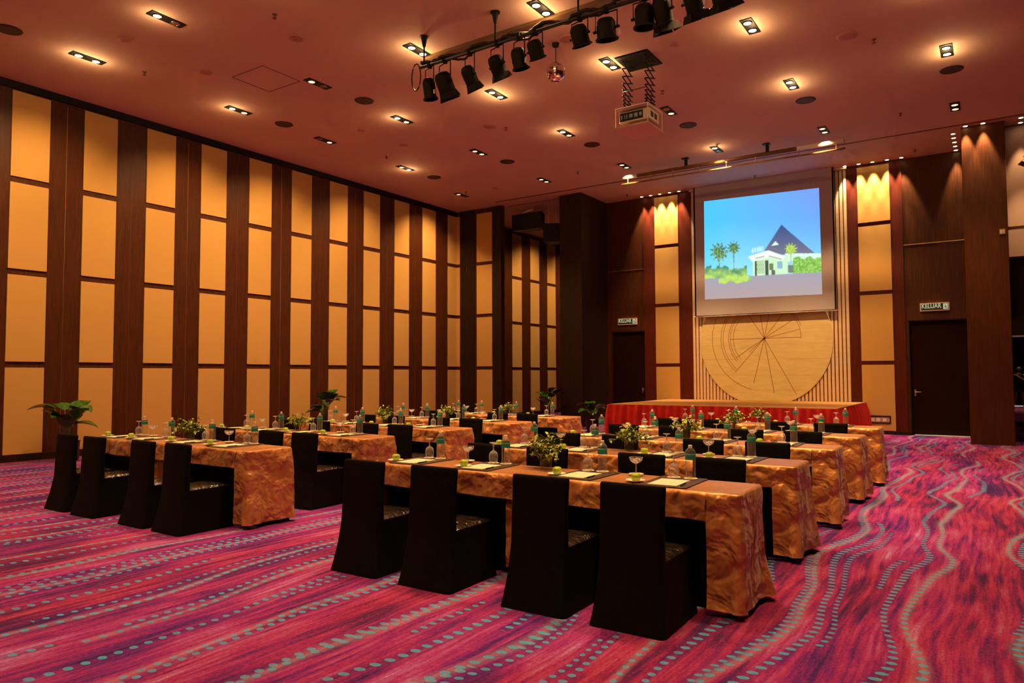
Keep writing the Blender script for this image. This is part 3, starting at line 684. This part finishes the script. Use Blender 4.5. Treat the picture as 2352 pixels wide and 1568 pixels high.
# projector lift
pl = empty('projector_lift', (-4.78, 10.94, H)); tag(pl, 'black scissor lift lowering from a square opening in the ceiling', 'projector lift')
MB().box(-.30, .30, -.335, .335, .10, .14).box(-.30, -.285, -.335, .335, 0, .10).box(.285, .30, -.335, .335, 0, .10).box(-.285, .285, -.335, -.32, 0, .10).box(-.285, .285, .32, .335, 0, .10).build('lift_well', M_blackmetal, pl)
MB().box(-.28, .28, -.31, .31, -.012, .0).build('lift_plate', M_blackmetal, pl)
for sx in (-.20, .20):
    ab = MB(); zt = -.012; n = 9; hs = [.14, .13, .12, .105, .09, .075, .06, .05, .04]
    z = zt
    for k in range(n):
        h_ = hs[k]
        for a, b in (((sx-.008, -.19, z), (sx-.008, .19, z-h_)), ((sx+.008, .19, z), (sx+.008, -.19, z-h_))):
            ab.tube([a, b], .011, 4)
        z -= h_
    ab.build('scissor_arm', M_blackmetal, pl)
MB().box(-.24, .24, -.20, .20, -.85, -.83).cyl((-.2, -.19, -.55), (.2, -.19, -.55), .006, 6).cyl((-.2, .19, -.69), (.2, .19, -.69), .006, 6).build('lift_base', M_blackmetal, pl)
MB().cyl((-.28, -.3, -1.10), (-.28, -.3, -1.165), .01).cyl((.28, -.3, -.85), (.28, -.3, -1.165), .008).cyl((-.28, .3, -.85), (-.28, .3, -1.165), .008).cyl((.28, .3, -.85), (.28, .3, -1.165), .008).cyl((-.28, -.3, -.85), (-.28, -.3, -1.165), .008).box(-.29, .29, -.31, .31, -.862, -.85).build('tray_frame', M_white, pl)
MB().box(-.30, .30, -.335, .335, -1.19, -1.165).build('closing_panel', M_ceil, pl)
pj = empty('projector', (-4.78, 10.94, H-1.08)); tag(pj, 'cream projector held under the black scissor lift', 'projector')
MB().rbox(-.27, .27, -.21, .21, 0, .19, .03, 4).build('projector_body', plain('cream_plastic', (.72, .62, .42), .4), pj, auto=40)
MB().box(-.25, .16, -.216, -.209, .03, .165).build('connector_panel', M_blackmetal, pj)
cb_ = MB()
for k, (a, b) in enumerate(((-.23, -.20), (-.17, -.15), (-.13, -.11), (-.08, -.02), (.01, .07), (.10, .14))): cb_.box(a, b, -.220, -.215, .06+.01*(k % 2), .13)
cb_.build('connectors', mottled('blue_connectors', (.05, .12, .25), (.35, .55, .6), nscale=30, rough=.3), pj)
MB().lathe([(.06, 0), (.06, .04), (.045, .045)], 18, Matrix.Translation((.1, .2, .1)) @ rotM((0, 1, 0))).build('lens', M_blackmetal, pj)
MB().box(.268, .274, -.15, -.05, .05, .14).box(.268, .274, .0, .1, .05, .14).build('vent', M_blackmetal, pj)

# loudspeakers hung at the far left opening
def louds(x, y, z, wx, wy, hz, tap, label, rz=0):
    t = empty('hanging_loudspeaker', (x, y, z), rz); tag(t, label, 'loudspeaker')
    v = [(-wx/2, -wy/2, 0), (wx/2, -wy/2, 0), (wx/2*tap, wy/2, .0), (-wx/2*tap, wy/2, .0)]
    MB().loft([[Vector(p) for p in v], [Vector((p[0], p[1], hz)) for p in v]]).build('cabinet', M_blackmetal, t)
    MB().box(-wx/2+.03, wx/2-.03, -wy/2-.008, -wy/2-.001, .03, hz-.03).build('grille', plain('black_grille', (.006, .006, .006), .9), t)
    MB().cyl((-wx*.2, 0, hz), (-wx*.2, 0, H-z), .008).cyl((wx*.2, 0, hz), (wx*.2, 0, H-z), .008).box(-wx*.45, wx*.45, -.03, .03, hz, hz+.03).build('hanging_frame', M_chrome, t)
    return t
louds(-11.87, 18.72, 5.95, 1.06, .4, .50, .8, 'wide black loudspeaker hung in the opening left of the dark column')
louds(-10.92, 18.5, 5.42, .55, .5, .55, .6, 'black wedge loudspeaker hung against the dark left column', .5)
MB().cyl((-12.1, 18.7, 6.53), (-11.75, 18.7, 6.58), .03).build('hoist_tube', M_white, smooth=True)
tag(bpy.data.objects['hoist_tube'], 'short white tube lying above the wide hung loudspeaker', 'tube')

# ------------------------------------------------------------------ furniture
TY0, TD, TL = 4.41, .52, 2.99           # first row front edge, depth, length
DY = (0, 1.555, 3.09, 4.64, 6.22)
BL = {'right': -1.305, 'left': -6.03}
NROW = ('nearest row', 'second row', 'third row', 'fourth row', 'row before stage')
BLK = {'right': 'right block', 'left': 'left block'}
def table():
    t = empty('banquet_table'); tag(t, '', 'table')
    MB().box(-TL+.02, -.02, .02, TD-.02, .715, .738).build('tabletop', plain('plywood', (.25, .15, .08), .6), t)
    MB().box(-TL+.08, -.08, .05, .07, .66, .715).box(-TL+.08, -.08, TD-.07, TD-.05, .66, .715).build('apron', M_blackmetal, t)
    for x in (-TL+.25, -.25):
        for y in (.17, TD-.07): MB().cyl((x, y, .0), (x, y, .715), .014).build('leg', M_chrome, t)
    return t
tp = Proto(table())
def underskirt(parent):
    us = []
    for z, o_ in ((.708, -.02), (.3, -.018), (.05, -.012), (.004, -.004)):
        us.append([Vector(p) for p in ((-.012+o_, .13, z), (-.012+o_, TD-.012+o_, z), (-TL+.012-o_, TD-.012+o_, z), (-TL+.012-o_, .13, z))])
    return MB().loft(us, False, False).build('black_underskirt', M_black, parent)
def cloth(seed):
    rnd = random.Random(seed); o1 = rnd.uniform(0, 50)
    wrap = rnd.uniform(.17, .22); R = .035; T = .752
    # perimeter from the front right wrap end, round by the back, to the front left wrap end
    corners = [((-wrap, 0), None), ((-R, 0), None)]
    path = []
    def line(a, b, nrm):
        L = math.hypot(b[0]-a[0], b[1]-a[1]); k = max(2, int(L/.022))
        for i in range(k): t = i/k; path.append((a[0]+(b[0]-a[0])*t, a[1]+(b[1]-a[1])*t, nrm, 0))
    def arcc(cx, cy, a0):
        for i in range(6): a = a0+PI/2*i/6; path.append((cx+R*math.cos(a), cy+R*math.sin(a), (math.cos(a), math.sin(a)), 1))
    line((-wrap, 0), (-R, 0), (0, -1)); arcc(-R, R, -PI/2); line((0, R), (0, TD-R), (1, 0)); arcc(-R, TD-R, 0)
    line((-R, TD), (-TL+R, TD), (0, 1)); arcc(-TL+R, TD-R, PI/2); line((-TL, TD-R), (-TL, R), (-1, 0)); arcc(-TL+R, R, PI)
    path.append((-TL+R, 0, (0, -1), 0)); path.append((-TL+R+.01, 0, (0, -1), 0))
    def nz(x, y, z, f, o=0): return noise.noise((x*f+o1+o, y*f, z*f))
    def disp(x, y, z, isc):
        d = (T-z)/T
        w_ = .030*nz(x, y, z*.8, 3.2)+.014*nz(x, y, z*.7, 8, 9)+.006*nz(x, y, z, 19, 4)
        fold = .016*math.sin((x*13+y*17)+3*nz(x, y, z*.4, 2, 2))*d
        return max(-.004, min(1, d*5)*(w_+.008)+fold*min(1, d*2))+.012*d**2+isc*.03*d**1.5
    rings = []; zs = [T, T-.004, T-.014]+[T-.014-(T-.056-.012*math.sin(seed))*k/26 for k in range(1, 27)]
    for i, z in enumerate(zs):
        ring = []
        for x, y, nn, c in path:
            o_ = (-.014, -.003, .004)[i] if i < 3 else .004+disp(x, y, z, c)
            ring.append(Vector((x+nn[0]*o_, y+nn[1]*o_, z)))
        rings.append(ring)
    mb = MB(); mb.loft(rings, False, False, False)
    nu = 120
    def front(u, v):
        x = -wrap+(-TL+R+.01+wrap)*u; z = zs[0] if v == 0 else T-.004-(.172+.006*nz(x, 0, 0, 4))*((v*12-1)/11)
        if v*12 < 1.5 and v > 0: return (x, -(-.002), z)
        if v == 0: return (x, .014, T)
        d = (T-z)/.18; return (x, -(.004+min(1, d*2)*(.022*nz(x, 0, z*.8, 3.5)+.016*nz(x, 0, z, 9, 7)+.010)), z)
    mb.grid(nu, 13, front)
    def flap(u, v):          # hem of the longer cloth turned down at the joint of the two tables
        x = -1.74+.20*u*(1-.25*v*v); z = T-.03-(T-.095)*v
        return (x, .07-(.006+min(1, v*3)*(.020*nz(x, 0, z*.8, 3.5, 20)+.014*nz(x, 0, z, 9, 7)+.012)+.02*v), z)
    mb.grid(12, 26, flap)
    def top(u, v): return (-TL+.013+u*(TL-.026), .013+v*(TD-.026), T+.0015*nz(u*8, v*2, 0, 1.3))
    mb.grid(60, 12, top)
    return mb
CEN = {'right': (-4.03, -3.34, -2.45, -1.81), 'left': (-8.71, -8.07, -7.14, -6.53)}
# chair in black cover
def chair():
    t = empty('banquet_chair'); tag(t, '', 'chair')
    def ring(cx, y0, y1, w_, z, r=.02):
        out = []
        for sx, sy, a0 in ((1, 1, 0), (-1, 1, PI/2), (-1, -1, PI), (1, -1, 1.5*PI)):
            for i in range(4):
                a = a0+PI/2*i/3; px_ = cx+sx*(w_/2-r)+r*math.cos(a); py_ = ((y1-r) if sy > 0 else (y0+r))+r*math.sin(a)
                out.append(Vector((px_, py_, z)))
        return out
    back = [ring(0, .088, .150, .410, .40), ring(0, .094, .148, .408, .55), ring(0, .105, .155, .410, .70), ring(0, .113, .160, .418, .80), ring(0, .116, .160, .418, .822, .018), ring(0, .122, .154, .405, .832, .014)]
    MB().loft(back).build('backrest', M_black, t, auto=50)
    sk = [ring(0, .0, .60, .475, .003, .03), ring(0, .012, .59, .458, .06, .03), ring(0, .045, .575, .430, .2, .03), ring(0, .075, .565, .415, .34, .03), ring(0, .088, .56, .412, .405, .022)]
    # gentle drape
    for r_ in sk[:-1]:
        for p in r_: p.x += .006*math.sin(p.y*40); p.y += .006*math.sin(p.x*33+1)
    MB().loft(sk, False, False).build('skirt', M_black, t, auto=50)
    def seat(u, v):
        x = -.206+.412*u; y = .13+.43*v; e = min(1, min(u, 1-u)*12, (1-v)*12)
        return (x, y, .400+.022*e**.5+.012*math.sin(PI*u)*math.sin(PI*v)+.004*noise.noise((x*14, y*14, 0)))
    MB().grid(26, 26, seat).build('seat', M_seat, t, smooth=True)
    return t
cprotos = Proto(chair())
# place setting things
def deskmat():
    t = empty('desk_mat'); tag(t, '', 'desk mat')
    MB().rbox(-.165, .165, 0, .47, 0, .006, .008).build('mat', M_mat, t)
    MB().box(-.165, .165, .335, .341, .006, .0066).box(-.165, .165, .39, .396, .006, .0066).build('seam', M_matline, t)
    return t
def notepad():
    t = empty('notepad'); tag(t, '', 'notepad')
    MB().box(-.11, .09, 0, .28, 0, .003).build('sheet', M_paper, t)
    return t
def pen():
    t = empty('pen'); tag(t, '', 'pen')
    MB().tube([(0, 0, .0045), (0, .125, .0045)], .0045, 8).build('barrel', M_blackmetal, t, smooth=True)
    MB().tube([(0, .125, .0045), (0, .14, .0045)], .0045, 8, r1=.001).build('tip', M_brass, t, smooth=True)
    MB().box(-.001, .001, .005, .045, .009, .0105).build('clip', M_chrome, t)
    return t
def saucer(r=.068):
    t = empty('saucer'); tag(t, '', 'saucer')
    MB().lathe([(r*.5, 0), (r*.55, .003), (r*.98, .013), (r, .015), (r*.95, .015), (r*.5, .006), (r*.3, .005)], 28).build('dish', M_china, t, smooth=True)
    return t
def apple():
    t = empty('green_apple'); tag(t, '', 'apple')
    prof = [(.004, .010), (.014, .003), (.024, .002), (.033, .012), (.038, .028), (.037, .043), (.030, .055), (.019, .060), (.009, .057), (.003, .051)]
    MB().lathe(prof, 20).build('fruit', M_apple, t, smooth=True)
    MB().tube([(0, 0, .05), (.002, .001, .062), (.006, .003, .070)], .0018, 5).build('stem', M_stem, t)
    return t
def goblet():
    t = empty('water_goblet'); tag(t, '', 'glass')
    MB().lathe([(.028, .001), (.030, 0), (.035, .02), (.038, .045), (.036, .068), (.026, .088), (.010, .098), (.005, .104), (.001, .104), (.001, .099), (.008, .095), (.0245, .085), (.034, .067), (.036, .045), (.033, .02), (.028, .001)], 24, None, False, False).build('bowl', M_glass, t, smooth=True)
    MB().lathe([(.007, .104), (.0055, .125), (.0065, .150), (.013, .156)], 12, None, True, True).build('stem', M_stemglass, t, smooth=True)
    MB().lathe([(.012, .1561), (.033, .162), (.034, .165), (.004, .166)], 24, None, True, True).build('foot', M_stemglass, t, smooth=True)
    return t
def coaster():
    t = empty('coaster'); tag(t, '', 'coaster')
    MB().lathe([(.047, 0), (.047, .002)], 24).build('disc', M_doily, t); return t
def bottle():
    t = empty('water_bottle'); tag(t, '', 'bottle')
    pf = [(.023, .0), (.033, .003), (.0355, .012)]
    for k in range(9): pf += [(.0355, .016+k*.0125), (.0325, .021+k*.0125)]
    pf += [(.0355, .130), (.0355, .175), (.033, .186), (.024, .200), (.0145, .209), (.0125, .213)]
    MB().lathe(pf, 20, None, True, True).build('body', M_pet, t, smooth=True)
    MB().lathe([(.0363, .128), (.0363, .177)], 24, None, False, False).build('label', M_label, t, smooth=True)
    MB().lathe([(.0135, .208), (.0135, .226), (.012, .228)], 16).build('cap', M_cap, t)
    return t
def coupe():
    t = empty('coupe_glass'); tag(t, '', 'glass')
    MB().lathe([(.032, 0), (.030, .002), (.006, .006), (.0045, .03), (.0045, .070), (.007, .080)], 20, None, True, True).build('stem', M_stemglass, t, smooth=True)
    MB().lathe([(.006, .0802), (.025, .088), (.043, .104), (.049, .125), (.0485, .127), (.047, .125), (.041, .106), (.024, .090), (.004, .083)], 26, None, True, True).build('bowl', M_glass, t, smooth=True)
    b = MB(); rr = random.Random(5)
    for k in range(16):
        a = rr.uniform(0, 6.28); r = rr.uniform(0, .030); b.rbox(-.009, .009, -.006, .006, 0, .008, .003, 2, Matrix.Translation((r*math.cos(a), r*math.sin(a), .094+.3*r+rr.uniform(0, .012))) @ Matrix.Rotation(rr.uniform(0, 3), 4, (rr.random(), rr.random(), 1)))
    b.build('wrapped_sweets', M_sweet, t)
    return t
def leaf(mb, base, d, upv, L, w_, droop=.25, n=5):
    d = Vector(d).normalized(); s_ = d.cross(upv).normalized(); nn = s_.cross(d)
    v = []
    for i in range(n+1):
        t = i/n; c = base+d*L*t-Vector((0, 0, 1))*droop*L*t*t; ww = w_*math.sin(PI*min(1, t*.92+.06))**.8*(1-.25*t)
        v += [c-s_*ww+nn*ww*.35, c, c+s_*ww+nn*ww*.35]
    f = []
    for i in range(n):
        for j in range(2): a = i*3+j; f.append((a, a+1, a+4, a+3))
    mb.add(v, f)
def posy(seed):
    rr = random.Random(seed); t = empty('table_posy'); tag(t, '', 'plant')
    MB().lathe([(.034, 0), (.038, .004), (.042, .090), (.040, .092)], 22, None, True, True).build('glass_vase', M_vase, t, smooth=True)
    b = MB(); s = MB()
    for k in range(34):
        a = rr.uniform(0, 6.28); el = rr.uniform(-.1, 1.4); L = rr.uniform(.09, .18)
        tipd = Vector((math.cos(a)*math.cos(el), math.sin(a)*math.cos(el)*.8, math.sin(el)*.9))
        p0 = Vector((.012*math.cos(a), .012*math.sin(a), .01)); p1 = Vector((.02*math.cos(a), .02*math.sin(a), .09)); p2 = p1+tipd*L
        s.tube([p0, p1, (p1+p2)/2+Vector((0, 0, .012)), p2], .0016, 4)
        for q in range(7):
            c = p1+(p2-p1)*rr.uniform(.35, 1.02); dd = Vector((rr.gauss(0, 1), rr.gauss(0, 1), rr.gauss(.15, .6)))
            leaf(b, c, dd, Vector((0, 0, 1)), rr.uniform(.028, .048), rr.uniform(.011, .017), .2, 3)
    b.build('foliage', M_leaf, t); s.build('stems', M_stalk, t)
    return t
pm, pn, pe, psa, pa, pg, pc, pb, pcu = [Proto(f()) for f in (deskmat, notepad, pen, saucer, apple, goblet, coaster, bottle, coupe)]
ppl = Proto(saucer(.055)); ppl.o.name = 'side_plate'; ppl.o['category'] = 'plate'
pposy = [Proto(posy(s)) for s in (1, 2, 3)]
SET = {'right': (-4.06, -3.37, -2.50, -1.82), 'left': (-8.76, -8.17, -7.37, -6.62)}
APX = {'right': (-4.25, -3.52, -2.67, -2.05), 'left': (-8.97, -8.45, -7.62, -6.90)}
NSEAT = ('leftmost seat', 'second seat from left', 'third seat from left', 'rightmost seat')
TOPZ = .754
rg = random.Random(11)
for bl in ('right', 'left'):
    for r in range(5):
        x1 = BL[bl]+(0, -.02, .0, .0, .01)[r]; dy = DY[r]; y0 = TY0+dy
        where = '%s, %s' % (NROW[r], BLK[bl])
        tp.put((x1, y0, 0), 'long folding table hidden under its bronze cloth, '+where, group='long tables in two blocks')
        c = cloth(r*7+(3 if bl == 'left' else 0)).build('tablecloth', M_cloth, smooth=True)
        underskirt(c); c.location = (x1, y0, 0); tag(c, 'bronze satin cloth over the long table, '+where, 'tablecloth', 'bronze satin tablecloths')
        for s in range(4):
            jx = rg.uniform(-.015, .015); jy = rg.uniform(-.02, .02); a = rg.uniform(-.03, .03)
            if bl == 'right' and r == 0: jx = jy = 0; a = .0
            cprotos.put((CEN[bl][s]+jx, y0-.57+jy, 0), 'black covered banquet chair, %s, %s' % (NSEAT[s].replace(' seat', '').replace('second', 'second').replace('leftmost', 'leftmost in row').replace('rightmost', 'rightmost in row'), where), rz=a, group='black covered chairs in rows')
            jx = rg.uniform(-.02, .02); jy = rg.uniform(-.012, .012); a = rg.uniform(-.04, .04)
            if r == 0: jx *= .3; jy *= .3
            mx = SET[bl][s]+jx; my = y0+.035+jy; q = '%s, %s' % (NSEAT[s], where)
            pm.put((mx, my, TOPZ), 'brown leatherette desk mat, '+q, a, 'brown desk mats')
            pn.put((mx, my+.03, TOPZ+.0062), 'pale note sheet on the brown mat, '+q, a, 'note sheets on the mats')
            pe.put((mx+.115, my+.05, TOPZ+.0062), 'dark pen beside the note sheet, '+q, a+.1, 'pens on the mats')
            pc.put((mx-.075, my+.42, TOPZ+.0062), 'white paper coaster under the upturned glass, '+q, a, 'paper coasters under glasses')
            pc.put((mx+.045, my+.425, TOPZ+.0062), 'white paper coaster under the water bottle, '+q, a, 'paper coasters under bottles')
            pg.put((mx-.075, my+.42, TOPZ+.0084), 'stemmed water glass standing upside down, '+q, a, 'upturned water glasses')
            pb.put((mx+.045, my+.425, TOPZ+.0084), 'clear water bottle with teal label, '+q, rg.uniform(-1, 1), 'water bottles with teal labels')
            ax = APX[bl][s]+jx; ay = y0+.15+jy
            psa.put((ax, ay, TOPZ), 'white saucer under a green apple, '+q, 0, 'white saucers under apples')
            pa.put((ax+.004, ay, TOPZ+.005), 'green apple on a white saucer, '+q, rg.uniform(0, 6), 'green apples on saucers', scale=.92)
        for k, cx in enumerate({'right': (-3.69, -2.17), 'left': (-8.47, -6.95)}[bl]):
            cy = y0+.43+rg.uniform(-.02, .02); cx += rg.uniform(-.03, .03)*(r > 0); sd = ('left', 'right')[k]
            ppl.put((cx, cy, TOPZ), 'small white plate under the %s coupe glass, %s' % (sd, where), 0, 'small plates under coupes')
            pcu.put((cx, cy, TOPZ+.005), 'stemmed coupe of wrapped sweets, %s half of table, %s' % (sd, where), 0, 'coupe glasses of sweets')
        px_ = {'right': (-2.93, -2.94, -2.94, -2.86, -2.95), 'left': (-7.70, -7.72, -7.63, -7.68, -7.55)}[bl][r]
        pposy[(r+(bl == 'left')) % 3].put((px_, y0+.43, TOPZ), 'leafy green posy in glass vase, table centre, '+where, rg.uniform(0, 6), 'leafy table posies', scale=rg.uniform(.95, 1.15))

# potted plants by the walls
def potted(loc, seed, label, S=1.0, pot=True, az=None):
    rr = random.Random(seed); t = empty('potted_plant', loc); tag(t, label, 'plant')
    MB().lathe([(.12, 0), (.15, .02), (.17, .34), (.18, .35), (.165, .35), (.15, .30)], 26).build('planter', M_pot, t, smooth=True)
    b = MB(); s = MB()
    for k in range(11):
        a = k*2.4+rr.uniform(-.3, .3) if az is None else az[k % len(az)]+rr.uniform(-.25, .25); h_ = rr.uniform(.50, .86)*S; rad = rr.uniform(.06, .22)*S
        p0 = Vector((.03*math.cos(a), .03*math.sin(a), .3)); p1 = Vector((rad*math.cos(a), rad*math.sin(a), h_))
        s.tube([p0, (p0+p1)/2+Vector((-.02*math.cos(a), -.02*math.sin(a), .05)), p1], .008, 6, r1=.005)
        leaf(b, p1, (math.cos(a), math.sin(a), rr.uniform(.1, 1.3)), Vector((0, 0, 1)), rr.uniform(.30, .42)*S, rr.uniform(.15, .20)*S, .32, 8)
    b.build('leaves', M_bigleaf, t, smooth=True); s.build('stalks', M_stalk, t, smooth=True)
    return t
potted((-13.55, 6.22, 0), 2, 'broad-leaved potted plant by the left wall behind the leftmost chair', 1.08)
potted((-13.60, 12.05, 0), 5, 'broad-leaved potted plant farther along the panelled left wall', 1.1)
potted((-10.55, 17.55, 0), 8, 'dark potted plant in front of the left column', 1.15)
potted((-8.55, 16.4, 0), 12, 'dark glossy potted plant at the left corner of the red stage skirt', .85)

# ------------------------------------------------------------------ person far beyond the right opening
def person():
    P = empty('person', (.86, 38.0, 0)); tag(P, 'person in black with bare legs, forearm raised, far beyond the right column', 'person')
    me = bpy.data.meshes.new('body')
    V = [(0, 0, .92), (0, 0, 1.15), (0, 0, 1.38), (0, 0, 1.47), (-.01, 0, 1.60),
         (-.09, 0, .88), (-.13, -.02, .50), (-.20, .0, .09), (-.24, -.12, .04),
         (.09, 0, .88), (.12, .02, .50), (.14, .03, .09), (.13, -.10, .04),
         (-.19, 0, 1.36), (-.26, .02, 1.08), (-.24, -.10, .88), (-.23, -.14, .80),
         (.19, 0, 1.36), (.30, -.12, 1.08), (-.02, -.26, 1.30), (-.13, -.29, 1.40)]
    Eg = [(0, 1), (1, 2), (2, 3), (3, 4), (0, 5), (5, 6), (6, 7), (7, 8), (0, 9), (9, 10), (10, 11), (11, 12), (2, 13), (13, 14), (14, 15), (15, 16), (2, 17), (17, 18), (18, 19), (19, 20)]
    Rr = [.15, .13, .15, .055, .10, .095, .06, .038, .035, .095, .06, .038, .035, .055, .042, .03, .025, .055, .042, .03, .025]
    me.from_pydata(V, Eg, []); o = bpy.data.objects.new('body', me); col.objects.link(o); o.parent = P
    sk = o.modifiers.new('skin', 'SKIN')
    for i, r in enumerate(Rr): me.skin_vertices[0].data[i].radius = (r, r*.8)
    me.skin_vertices[0].data[0].use_root = True
    sb_ = o.modifiers.new('sub', 'SUBSURF'); sb_.levels = 2; sb_.render_levels = 2
    me.materials.append(M_skin)
    MB().lathe([(.24, .66), (.23, .72), (.20, .95), (.17, 1.12), (.20, 1.32), (.15, 1.42), (.07, 1.46)], 20, Matrix.Scale(.8, 4, (0, 1, 0)), False, False).build('dress', M_black, P, smooth=True)
    MB().tube([(-.15, 0, 1.37), (-.22, -.02, 1.25)], .066, 10).tube([(.15, 0, 1.37), (.22, 0, 1.25)], .066, 10).build('sleeves', M_black, P, smooth=True)
    MB().lathe([(.02, 1.74), (.08, 1.72), (.115, 1.65), (.11, 1.56), (.08, 1.50)], 16, Matrix.Translation((0, .02, 0)), True, False).build('hair', M_hair, P, smooth=True)
person()
struct('threshold_far', MB().box(.4, 1.3, 38.75, 38.85, .001, .03), emit('painted_glow_threshold', (.75, 1, .85), .6))  # strip made to glow so it looks lit; it is no lamp
for x, y, p in ((1.5, 30, 220), (1.0, 36.6, 1100), (3.5, 22, 120)):  # unseen lamps added to brighten the far hall and the person
    downlight(x, y, 1, 1, 'added unseen twin downlight to light the hall beyond the right column, %s' % {30: 'midway', 36.6: 'far end', 22: 'near end'}[y], p1=p, p2=0)
